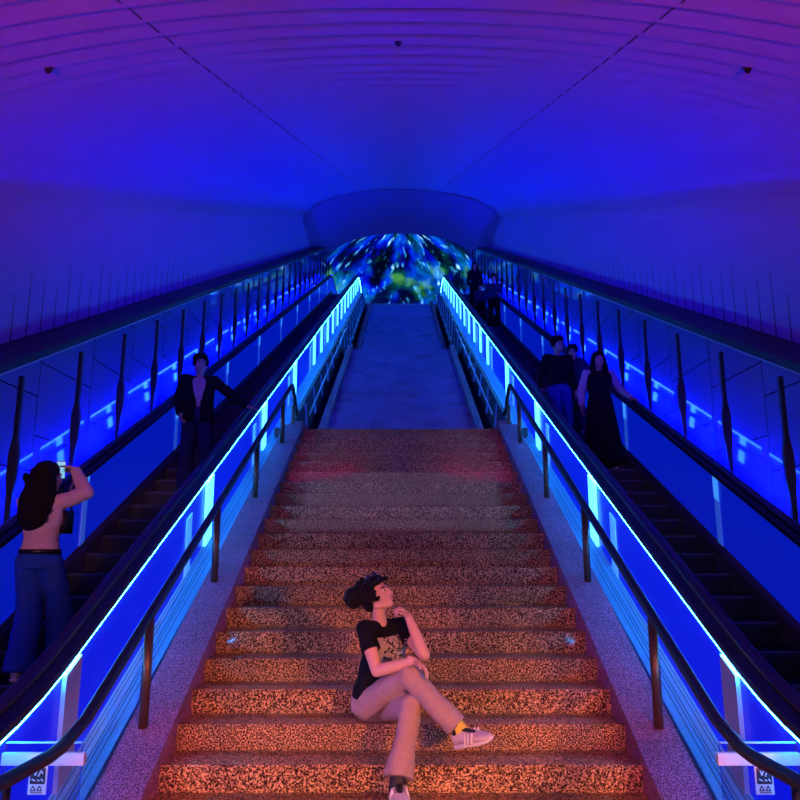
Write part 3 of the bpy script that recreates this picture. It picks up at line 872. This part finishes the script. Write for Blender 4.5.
# ---- the seated woman
def seated_woman():
    sh_r, el_r, wr_r = U(365, 629, 4.97), U(377, 671, 4.84), U(414, 661, 4.73)
    sh_l, el_l, wr_l = U(402, 626, 5.14), U(424, 655, 4.90), U(408, 616, 4.97)
    hip_r, kn_r, an_r = U(368, 704, 5.12), U(409, 675, 4.78), U(458, 728, 4.68)
    hip_l, kn_l, an_l = U(386, 706, 5.20), U(411, 706, 4.78), U(398, 780, 4.60)
    pel = (hip_r + hip_l) / 2 + V((-.01, .02, .03)); neck = U(380, 620, 5.08); chest = U(384, 645, 5.09); waist = U(378, 678, 5.13)
    hc = U(377, 595, 5.03)
    f = V((.80, -.50, .42)).normalized(); u = V((-.42, .02, .90))
    root = empty('person', (pel.x, 5.0, .466), 'seated woman with curly bun in printed black t-shirt and mauve trousers, legs crossed', 'person')
    right = (sh_l - sh_r).normalized(); upv = (neck - pel).normalized(); fwd = upv.cross(right).normalized()
    if fwd.y > 0: fwd = -fwd
    # body
    bm = BM()
    P, B, k = head(bm, hc, f, u, .218)
    cap(bm, neck - upv * .03, hc - B @ V((0, .02, .05)), .046, .042)
    def torso(bm, g):
        loft(bm, [(pel - upv * .05, right * (.155 + g), fwd * (.105 + g)), (pel + upv * .05, right * (.155 + g), fwd * (.105 + g)), (waist, right * (.128 + g), fwd * (.098 + g)), (chest - upv * .06, right * (.138 + g), fwd * (.108 + g)), (chest + upv * .03, right * (.158 + g), fwd * (.110 + g)), (neck - upv * .055, right * (.150 + g), fwd * (.078 + g)), (neck - upv * .015, right * (.075 + g), fwd * (.058 + g)), (neck + upv * .0, right * (.05), fwd * (.045))], 28)
    torso(bm, -.012)
    for s_, e_, w_ in ((sh_r, el_r, wr_r), (sh_l, el_l, wr_l)):
        cap(bm, s_, s_.lerp(e_, .5), .047, .045); cap(bm, s_.lerp(e_, .5), e_, .045, .037); cap(bm, e_, e_.lerp(w_, .4), .038, .038); cap(bm, e_.lerp(w_, .4), w_, .038, .024)
    # right hand drapes over the knee, left hand curls under the chin
    hand(bm, wr_r, V((.72, -.25, -.42)), V((-.35, .25, -.9)), V((.35, -.9, .0)), (22, 26, 22), .92, 10)
    hand(bm, wr_l, V((-.62, -.22, .62)), V((-.35, .3, -.75)), V((-.3, -.75, .4)), (58, 62, 40), .92, 35)
    for h_, k_, a_ in ((hip_r, kn_r, an_r), (hip_l, kn_l, an_l)):
        cap(bm, h_, k_, .07, .05); cap(bm, k_, a_, .05, .036)
    fuse('body', bm, M['skin'], root, .0055, 3)
    face_bits(root, P, B, k)
    # hair: cap, fringe curls, bun
    bm = BM(); rnd = random.Random(3)
    Q = lambda x, y, z: hc + B @ V((x, y, z)) * k
    ell(bm, Q(0, -.032, .050), (.084, .092, .082), B); ell(bm, Q(0, .030, .092), (.068, .052, .036), B)
    for s in (-1, 1): ell(bm, Q(s * .066, -.02, .02), (.022, .055, .06), B)
    ell(bm, Q(0, -.075, -.03), (.06, .05, .06), B)
    for i in range(46):
        a_ = rnd.uniform(-.075, .075); ell(bm, Q(a_, .062 + rnd.uniform(-.03, .022), .078 + rnd.uniform(-.016, .018)), [rnd.uniform(.010, .017)] * 3, B, 10)
    for i in range(36):
        s = rnd.choice((-1, 1)); ell(bm, Q(s * rnd.uniform(.06, .085), rnd.uniform(-.03, .052), rnd.uniform(-.03, .08)), [rnd.uniform(.009, .016)] * 3, B, 10)
    for i in range(50):
        t = rnd.uniform(0, 6.28); q = rnd.uniform(-1, 1); ell(bm, Q(.085 * math.sqrt(1 - q * q) * math.cos(t), -.04 + .09 * math.sqrt(1 - q * q) * math.sin(t) if math.sin(t) < 0 else -.06, .06 + .085 * q), [rnd.uniform(.012, .02)] * 3, B, 10)
    bun = U(354, 598, 5.06)
    ell(bm, bun, (.064, .06, .07)); cap(bm, bun, Q(0, -.09, .04), .045, .05)
    for i in range(80):
        v = V((rnd.gauss(0, 1), rnd.gauss(0, 1), rnd.gauss(0, 1))).normalized(); ell(bm, bun + v * .058, [rnd.uniform(.010, .018)] * 3, None, 10)
    fuse('hair', bm, M['hair'], root, .006, 1)
    # sunglasses pushed up on the hair
    bm = BM()
    cap(bm, Q(-.07, .030, .126), Q(.07, .030, .126), .004, .004); 
    for s in (-1, 1): cap(bm, Q(s * .07, .030, .126), Q(s * .088, -.06, .075), .004, .004)
    sg = obj('sunglasses', bm, M['black_metal'], root, True)
    for s in (-1, 1):
        bm = BM(); ell(bm, Q(s * .040, .024, .130), (.030, .007, .018), B); obj('lens', bm, M['lens_blue'], sg, True)
    # t-shirt
    bm = BM(); torso_rings = torso
    loft(bm, [(pel + upv * .02, right * .168, fwd * .122), (pel + upv * .07, right * .166, fwd * .12), (waist, right * .145, fwd * .114), (chest - upv * .06, right * .150, fwd * .120), (chest + upv * .03, right * .166, fwd * .122), (neck - upv * .060, right * .155, fwd * .088), (neck - upv * .028, right * .078, fwd * .066)], 30)
    for s_, e_ in ((sh_r, el_r), (sh_l, el_l)):
        q = s_.lerp(e_, .52); cap(bm, s_, q, .060, .062, round1=False)
        cap(bm, s_, neck - upv * .055, .058, .05)
    ts = fuse('t_shirt', bm, M['printed'], root, .006, 3, .005)
    me = ts.data; uvl = me.uv_layers.new(name='UVMap'); base = root_loc(root)
    pr, pu = right, upv; c0 = chest + pr * .006 - pu * .010
    for poly in me.polygons:
        front = poly.normal.dot(fwd) > .12
        for li in poly.loop_indices:
            d = me.vertices[me.loops[li].vertex_index].co + base - c0
            uvl.data[li].uv = (d.dot(pr) / .235 + .5, d.dot(pu) / .175 + .5) if front else (5, 5)
    # trousers
    bm = BM()
    loft(bm, [(pel - upv * .105, right * .13, fwd * .10), (pel - upv * .06, right * .175, fwd * .13), (pel + upv * .02, right * .170, fwd * .125), (pel + upv * .07, right * .150, fwd * .112)], 26)
    for h_, k_, a_, hem in ((hip_r, kn_r, an_r, .074), (hip_l, kn_l, an_l, .090)):
        cap(bm, h_, h_.lerp(k_, .5), .098, .086); cap(bm, h_.lerp(k_, .5), k_, .086, .070)
        q = k_.lerp(a_, .45); cap(bm, k_, q, .070, .066); cap(bm, q, k_.lerp(a_, .97), .066, hem, round1=False)
    tr = fuse('trousers', bm, M['trouser_mauve'], root, .0065, 3, .007)
    # dark stitched side seam of the standing leg
    d = (an_l - kn_l).normalized(); sd = V((-1, -.45, 0)); sd = (sd - d * sd.dot(d)).normalized()
    bm = BM()
    for i in range(15):
        t0 = .22 + .045 * i; r = (.068 + max(0, t0 - .45) * .038)
        p0 = kn_l.lerp(an_l, t0) + sd * r; cap(bm, p0, kn_l.lerp(an_l, t0 + .022) + sd * r, .0035, .0035, seg=8)
    obj('side_seam', bm, M['stitch'], tr, True)
    # socks and shoes
    for a_, k_, m in ((an_r, kn_r, M['sock_yellow']), (an_l, kn_l, M['shoe_dark'])):
        bm = BM(); dd = (a_ - k_).normalized(); cap(bm, a_ - dd * .05, a_ + dd * .045, .050, .046); obj('sock', bm, m, root, True)
    toe_r = U(492, 741, 4.55); heel_r = U(458, 748, 4.70)
    upr = (an_r - heel_r); shoe(root, heel_r, toe_r, V((-.05, -.25, 1)), M['shoe_light'], M['sole'], .092, .050, True, tongue=M['shoe_dark'])
    hl = V((an_l.x - .004, an_l.y + .05, .158)); shoe(root, hl, hl + V((.025, -.255, 0)), V((0, 0, 1)), M['shoe_light'], M['sole'], .088, .052, True, tongue=M['shoe_dark'])
seated_woman()

# ---- people standing on the escalators
def standing(loc, yaw, H, label, J=None, top=None, bottom=None, sleeves=True, hair='short', voxel=.009, skirt=None, look=None, faces=True, vest=None, open_front=None, group=None, long_top=0, bottom_r=1.0):
    k = H / 1.70; R = Matrix.Rotation(yaw, 3, 'Z'); base = V(loc)
    root = empty('person', loc, label, 'person', group)
    j = dict(hip_l=(-.09, 0, .90), hip_r=(.09, 0, .90), kn_l=(-.10, .02, .49), kn_r=(.10, .02, .49), an_l=(-.11, -.01, .09), an_r=(.11, -.01, .09), pel=(0, 0, .95), waist=(0, 0, 1.07), chest=(0, .0, 1.26), neck=(0, -.01, 1.43),
             head=(0, .02, 1.585), sh_l=(-.175, -.01, 1.385), sh_r=(.175, -.01, 1.385), el_l=(-.225, -.03, 1.11), el_r=(.225, -.03, 1.11), wr_l=(-.23, .04, .88), wr_r=(.23, .04, .88))
    j.update(J or {})
    W = {n: (base + R @ (V(p) * k) if not isinstance(p, tuple) or len(p) == 3 else p[0]) for n, p in j.items()}
    rx, ry, rz = R @ V((1, 0, 0)), R @ V((0, 1, 0)), V((0, 0, 1))
    look = look or (0, 1, 0); f = R @ V(look).normalized(); u = V((0, 0, 1))
    bm = BM(); P, B, hk = head(bm, W['head'], f, u, .232 * k)
    cap(bm, W['neck'] - rz * .03 * k, W['head'] - B @ V((0, .02, .05)) * k, .052 * k, .048 * k)
    def torso(bm, g, lo=-.08, sho=.165):
        up = (W['neck'] - W['pel']).normalized()
        loft(bm, [(W['pel'] + up * lo * k, rx * (.155 + g) * k, ry * (.108 + g) * k), (W['pel'] + up * .02 * k, rx * (.155 + g) * k, ry * (.108 + g) * k), (W['waist'], rx * (.128 + g) * k, ry * (.094 + g) * k), (W['chest'], rx * (.160 + g) * k, ry * (.108 + g) * k), (W['neck'] - up * .055 * k, rx * (sho + g) * k, ry * (.078 + g) * k), (W['neck'] - up * .012 * k, rx * (.07 + g) * k, ry * (.06 + g) * k)], 26)
    torso(bm, -.012)
    hands = (J or {}).get('hands', {})
    for s in 'lr':
        a, b, c = W['sh_' + s], W['el_' + s], W['wr_' + s]
        cap(bm, a, b, .046 * k, .037 * k); cap(bm, b, c, .038 * k, .025 * k)
        sg = -1 if s == 'l' else 1
        d = c - b
        hd = HANDS.get((id(J), s)) if J is not None else None
        if hd: hand(bm, c, R @ V(hd[0]), R @ V(hd[1]), R @ V(hd[2]), hd[3], k)
        else: hand(bm, c, d, -rx * sg, ry, (18, 25, 20), k)
        cap(bm, W['hip_' + s], W['kn_' + s], .07 * k, .05 * k); cap(bm, W['kn_' + s], W['an_' + s], .05 * k, .036 * k)
    fuse('body', bm, M['skin_pale'], root, voxel * .8, 3)
    if faces: face_bits(root, P, B, hk)
    Q = lambda x, y, z: W['head'] + B @ V((x, y, z)) * hk
    bm = BM(); rnd = random.Random(int(H * 1000))
    ell(bm, Q(0, -.028, .056), (.094 * k, .108 * k, .092 * k), B)
    if hair == 'short':
        ell(bm, Q(0, .034, .094), (.080 * k, .062 * k, .045 * k), B)
        for s in (-1, 1): ell(bm, Q(s * .074, -.015, .022), (.024 * k, .055 * k, .055 * k), B)
        ell(bm, Q(0, -.07, -.01), (.062 * k, .04 * k, .05 * k), B)
        for i in range(60):
            t = rnd.uniform(0, PI * 2); z = rnd.uniform(.03, .135); w_ = math.sqrt(max(.05, 1 - (max(0, z - .045) / .10) ** 2)); ell(bm, Q(.088 * w_ * math.cos(t), -.018 + .10 * w_ * math.sin(t) * (1 if math.sin(t) < 0 or z > .085 else .3), z), [rnd.uniform(.013, .022) * k] * 3, B, 8)
    elif hair == 'straight':
        ell(bm, Q(0, .026, .096), (.074 * k, .056 * k, .036 * k), B)
        for s in (-1, 1):
            chain(bm, [Q(s * .060, .02, .08), Q(s * .080, .01, -.01), Q(s * .088, .02, -.12), Q(s * .085, .05, -.26)], [.028 * k, .034 * k, .044 * k, .036 * k])
        chain(bm, [Q(0, -.08, .03), Q(0, -.09, -.12), Q(0, -.09, -.30)], [.075 * k, .085 * k, .07 * k])
    elif hair == 'long':
        chain(bm, [Q(0, -.04, .055), Q(-.005, -.075, -.05), Q(-.02, -.10, -.17), Q(-.025, -.115, -.28), Q(-.015, -.11, -.33)], [.092 * k, .122 * k, .150 * k, .145 * k, .09 * k], flat=.75, up=R @ V((0, 1, 0)))
        for i in range(70):
            t = rnd.uniform(0, 1); x = rnd.uniform(-1, 1)
            ell(bm, Q(x * (.10 + .06 * t) - .02 * t, -.08 - .04 * t - rnd.uniform(0, .05), .05 - .37 * t), (rnd.uniform(.014, .03) * k, rnd.uniform(.014, .03) * k, rnd.uniform(.03, .05) * k), B, 8)
    fuse('hair', bm, M['hair'], root, voxel, 2)
    # garments
    up = (W['neck'] - W['pel']).normalized()
    def topbits(bm, g, lo, sl):
        torso(bm, g, lo)
        for s in 'lr':
            a, b, c = W['sh_' + s], W['el_' + s], W['wr_' + s]
            cap(bm, a, W['neck'] - up * .05 * k, (.056 + g) * k, .05 * k)
            if sl:
                cap(bm, a, b, (.052 + g) * k, (.046 + g) * k); cap(bm, b, b.lerp(c, .97), (.046 + g) * k, (.032 + g) * k, round1=False)
            elif sl == 0: cap(bm, a, a.lerp(b, .45), (.054 + g) * k, (.055 + g) * k, round1=False)
    if open_front:
        bm = BM(); topbits(bm, .004, -.06, False); fuse('shirt', bm, open_front, root, voxel, 3)
        bm = BM()
        # jacket: back, two fronts that part over the shirt, sleeves
        loft(bm, [(W['pel'] + up * z * k - ry * .045 * k, rx * a * k, ry * .085 * k) for z, a in ((-.10, .195), (.02, .19), (.2, .18), (.36, .195), (.44, .16))], 22)
        for s, x in (('l', -1), ('r', 1)):
            loft(bm, [(W['pel'] + up * z * k + rx * x * c_ * k + ry * .035 * k, rx * a * k, ry * .115 * k) for z, c_, a in ((-.10, .098, .098), (.02, .096, .095), (.14, .096, .088), (.28, .114, .070), (.40, .128, .05), (.46, .10, .03))], 18)
            a, b, c = W['sh_' + s], W['el_' + s], W['wr_' + s]
            cap(bm, a, W['neck'] - up * .045 * k, .072 * k, .055 * k); cap(bm, a, b, .070 * k, .062 * k); cap(bm, b, b.lerp(c, .97), .062 * k, .046 * k, round1=False)
        fuse('jacket', bm, top, root, voxel, 3, .008)
    else:
        bm = BM(); topbits(bm, .012, -.04 - long_top, sleeves); fuse('top', bm, top, root, voxel, 3, .006)
    if vest:
        bm = BM(); torso(bm, .026, -.14, .172); fuse('vest', bm, vest, root, voxel, 3)
    if skirt:
        bm = BM(); rg = []
        for z, a, b in ((1.06, .145, .115), (.95, .180, .14), (.75, .205, .165), (.45, .235, .19), (.16, .265, .215), (.09, .268, .218)):
            rg.append((z, a, b))
        seg = 64; prev = None
        for z, a, b in rg:
            fl = max(0, (.9 - z)) * .05
            ring = [bm.verts.new(base + R @ (V((math.cos(t) * (a + fl * math.sin(9 * t)), math.sin(t) * (b + fl * math.sin(9 * t)), z)) * k)) for t in [2 * PI * q / seg for q in range(seg)]]
            if prev:
                for q in range(seg): bm.faces.new((prev[q], prev[(q + 1) % seg], ring[(q + 1) % seg], ring[q]))
            else: bm.faces.new(ring)
            prev = ring
        bm.faces.new(prev[::-1]); obj('skirt', bm, skirt, root, True)
    else:
        bm = BM(); loft(bm, [(W['pel'] - rz * .10 * k, rx * .15 * k, ry * .115 * k), (W['pel'] - rz * .03 * k, rx * .170 * k, ry * .128 * k), (W['pel'] + rz * .05 * k, rx * .155 * k, ry * .114 * k), (W['pel'] + rz * .09 * k, rx * .145 * k, ry * .108 * k)], 24)
        for s in 'lr':
            h_, n_, a_ = W['hip_' + s], W['kn_' + s], W['an_' + s]
            cap(bm, h_, n_, .096 * k, .076 * k * bottom_r); cap(bm, n_, a_ - rz * .035 * k, .076 * k * bottom_r, .088 * k * bottom_r, round1=False)
        fuse('trousers', bm, bottom, root, voxel, 3, .009)
    for s in 'lr':
        a_ = W['an_' + s]; t = R @ V((.12 if s == 'r' else -.12, 1, 0)).normalized()
        shoe(root, V((a_.x, a_.y, a_.z - .088 * k)) - t * .06 * k, V((a_.x, a_.y, a_.z - .088 * k)) + t * .195 * k, rz, M['shoe_dark'] if skirt else M['shoe_light'], M['sole'], .078 * k, .043 * k)
    return root, W, k, R

HANDS = {}
def tread(s, Y):
    """the escalator step under distance Y: (front edge y, tread height)"""
    b = [e for e in EDGE[s] if e[0] <= Y][-1]; return b[0], b[1] + .008

# woman photographing, seen from behind on the left escalator
y0, z0 = tread(-1, 5.98); y1, z1 = tread(-1, y0 + .45)
dz = (z1 - z0) / .985
J = dict(hip_l=(-.10, .05, .90), hip_r=(.08, .07, .90), kn_l=(-.075, .10, .50), kn_r=(.085, .22, .62), an_l=(-.055, -.01, .09), an_r=(.085, .33, .09 + dz), pel=(-.01, .06, .95), waist=(.0, .05, 1.07), chest=(.01, .03, 1.25), neck=(.01, .03, 1.42), head=(.02, .05, 1.575),
         sh_l=(-.165, .04, 1.375), sh_r=(.175, .04, 1.385), el_l=(-.15, .26, 1.30), el_r=(.325, .10, 1.45), wr_l=(.03, .36, 1.45), wr_r=(.135, .22, 1.66))
HANDS[(id(J), 'r')] = ((-.55, .45, .25), (-.2, .2, -.95), (-.3, -.7, .2), (35, 45, 30))
HANDS[(id(J), 'l')] = ((.6, .2, .4), (.3, .3, .6), (-.3, -.6, .6), (30, 40, 30))
p, W, k, R = standing((-2.85, y0 + .16, z0), math.radians(-6), 1.66, 'woman seen from behind in pink top and blue jeans, holding up a phone', J, M['pink_knit'], M['denim_blue'], True, 'long', .0075, look=(.25, 1, .12), bottom_r=1.3, long_top=-.07)
bm = BM(); c = W['pel'] + V((0, 0, .032)) * k
loft(bm, [(c - V((0, 0, .018)), R @ V((.172, 0, 0)) * k, R @ V((0, .131, 0)) * k), (c + V((0, 0, .018)), R @ V((.168, 0, 0)) * k, R @ V((0, .128, 0)) * k)], 30); bl = obj('belt', bm, M['leather'], p, True)
bm = BM(); cap(bm, c + R @ V((.035, -.131, 0)), c + R @ V((.075, -.125, 0)), .010, .010, flat=.6); obj('belt_tag', bm, M['gold'], bl, True)
hp = U(61, 470, y0 + .40)
ph = empty('phone', hp, 'small phone with lit screen held up by woman in pink top', 'phone')
bm = BM(); box(bm, -.036, .036, -.005, .005, -.075, .075); bevel(bm, .006, 2); pm = obj('case', bm, M['phone'], None); pm.parent = ph
bm = BM(); box(bm, -.032, .032, -.0065, -.005, -.068, .068); sc = obj('screen', bm, M['phone_screen'], None); sc.parent = ph
ph.rotation_euler = (math.radians(6), 0, math.radians(16))
hb = U(67, 521, y0 + .24)
bg = empty('shoulder_bag', hb, 'small black shoulder bag hanging at right hip of woman in pink top', 'bag')
bm = BM(); box(bm, -.022, .022, -.07, .07, -.10, .08); bevel(bm, .02, 3); bb = obj('bag_body', bm, M['leather'], None, True); bb.parent = bg
bm = BM(); tube(bm, [(.0, -.08, .06), (-.01, -.07, .14), (-.04, -.05, .21), (-.07, .0, .25), (-.04, .05, .21), (-.01, .07, .14), (.0, .08, .06)], .008, 8); st = obj('strap', bm, M['leather'], None); st.parent = bg

# man in dark jacket on the left escalator, facing the camera
y0, z0 = tread(-1, 9.55)
J = dict(el_l=(-.40, .05, 1.20), wr_l=(-.60, .14, 1.055), el_r=(.245, .0, 1.12), wr_r=(.20, .14, .92), kn_l=(-.13, .08, .49), an_l=(-.15, .02, .09))
HANDS[(id(J), 'l')] = ((-.8, .35, -.25), (-.1, -.1, -1), (.3, 1, 0), (12, 25, 25))
standing((-2.665, y0 + .2, z0), PI + math.radians(14), 1.82, 'man in open dark jacket and jeans on left escalator, one hand on inner handrail', J, M['shirt_black'], M['denim_dark'], True, 'short', .009, look=(-.15, 1, -.05), open_front=M['pale_shirt'], bottom_r=1.15)

# group on the right escalator
y0, z0 = tread(1, 10.5)
J = dict(el_l=(-.255, .02, 1.12), wr_l=(-.34, .12, 1.0), el_r=(.265, -.02, 1.13), wr_r=(.275, .03, .90))
J.update(el_l=(-.285, .03, 1.16), wr_l=(-.41, .13, 1.00))
HANDS[(id(J), 'l')] = ((-.45, .8, -.2), (0, -.1, -1), (.9, .3, 0), (15, 30, 25))
standing((2.84, y0 + .2, z0), PI, 1.70, 'long-haired woman in black sleeveless dress over pale sleeves, hand on outer handrail', J, M['pale_shirt'], None, True, 'straight', .009, skirt=M['shirt_black'], vest=M['shirt_black'])
y0, z0 = tread(1, 11.0)
standing((2.44, y0 + .2, z0), PI + math.radians(10), 1.78, 'man in dark shirt and jeans walking beside the woman in black dress', dict(kn_r=(.11, .14, .52), an_r=(.11, .08, .09), el_r=(.26, -.06, 1.12), wr_r=(.29, .02, .9)), M['shirt_black'], M['denim_blue'], True, 'short', .009, look=(-.1, 1, -.05))
y0, z0 = tread(1, 11.75)
standing((2.86, y0 + .2, z0), PI + math.radians(-12), 1.50, 'short dark-haired person half hidden between the man and woman in black', None, M['denim_dark'], M['denim_dark'], True, 'short', .010, look=(.2, 1, -.1))
# distant group near the head of the right escalator
y0, z0 = tread(1, 22.6)
standing((3.0, y0 + .2, z0), PI, 1.84, 'distant dark figure in front near head of right escalator', dict(el_l=(-.2, .05, 1.12), wr_l=(-.12, .2, 1.05)), M['denim_dark'], M['shirt_black'], True, 'short', .014, faces=False)
y0, z0 = tread(1, 27.0)
standing((2.86, y0 + .2, z0), PI, 1.95, 'distant tallest dark figure standing highest up the right escalator', None, M['shirt_black'], M['shirt_black'], True, 'straight', .016, faces=False)
y0, z0 = tread(1, 23.8)
standing((2.72, y0 + .2, z0), PI, 1.40, 'distant shorter figure between the two dark figures high on right escalator', None, M['denim_dark'], M['shirt_black'], True, 'short', .014, faces=False)
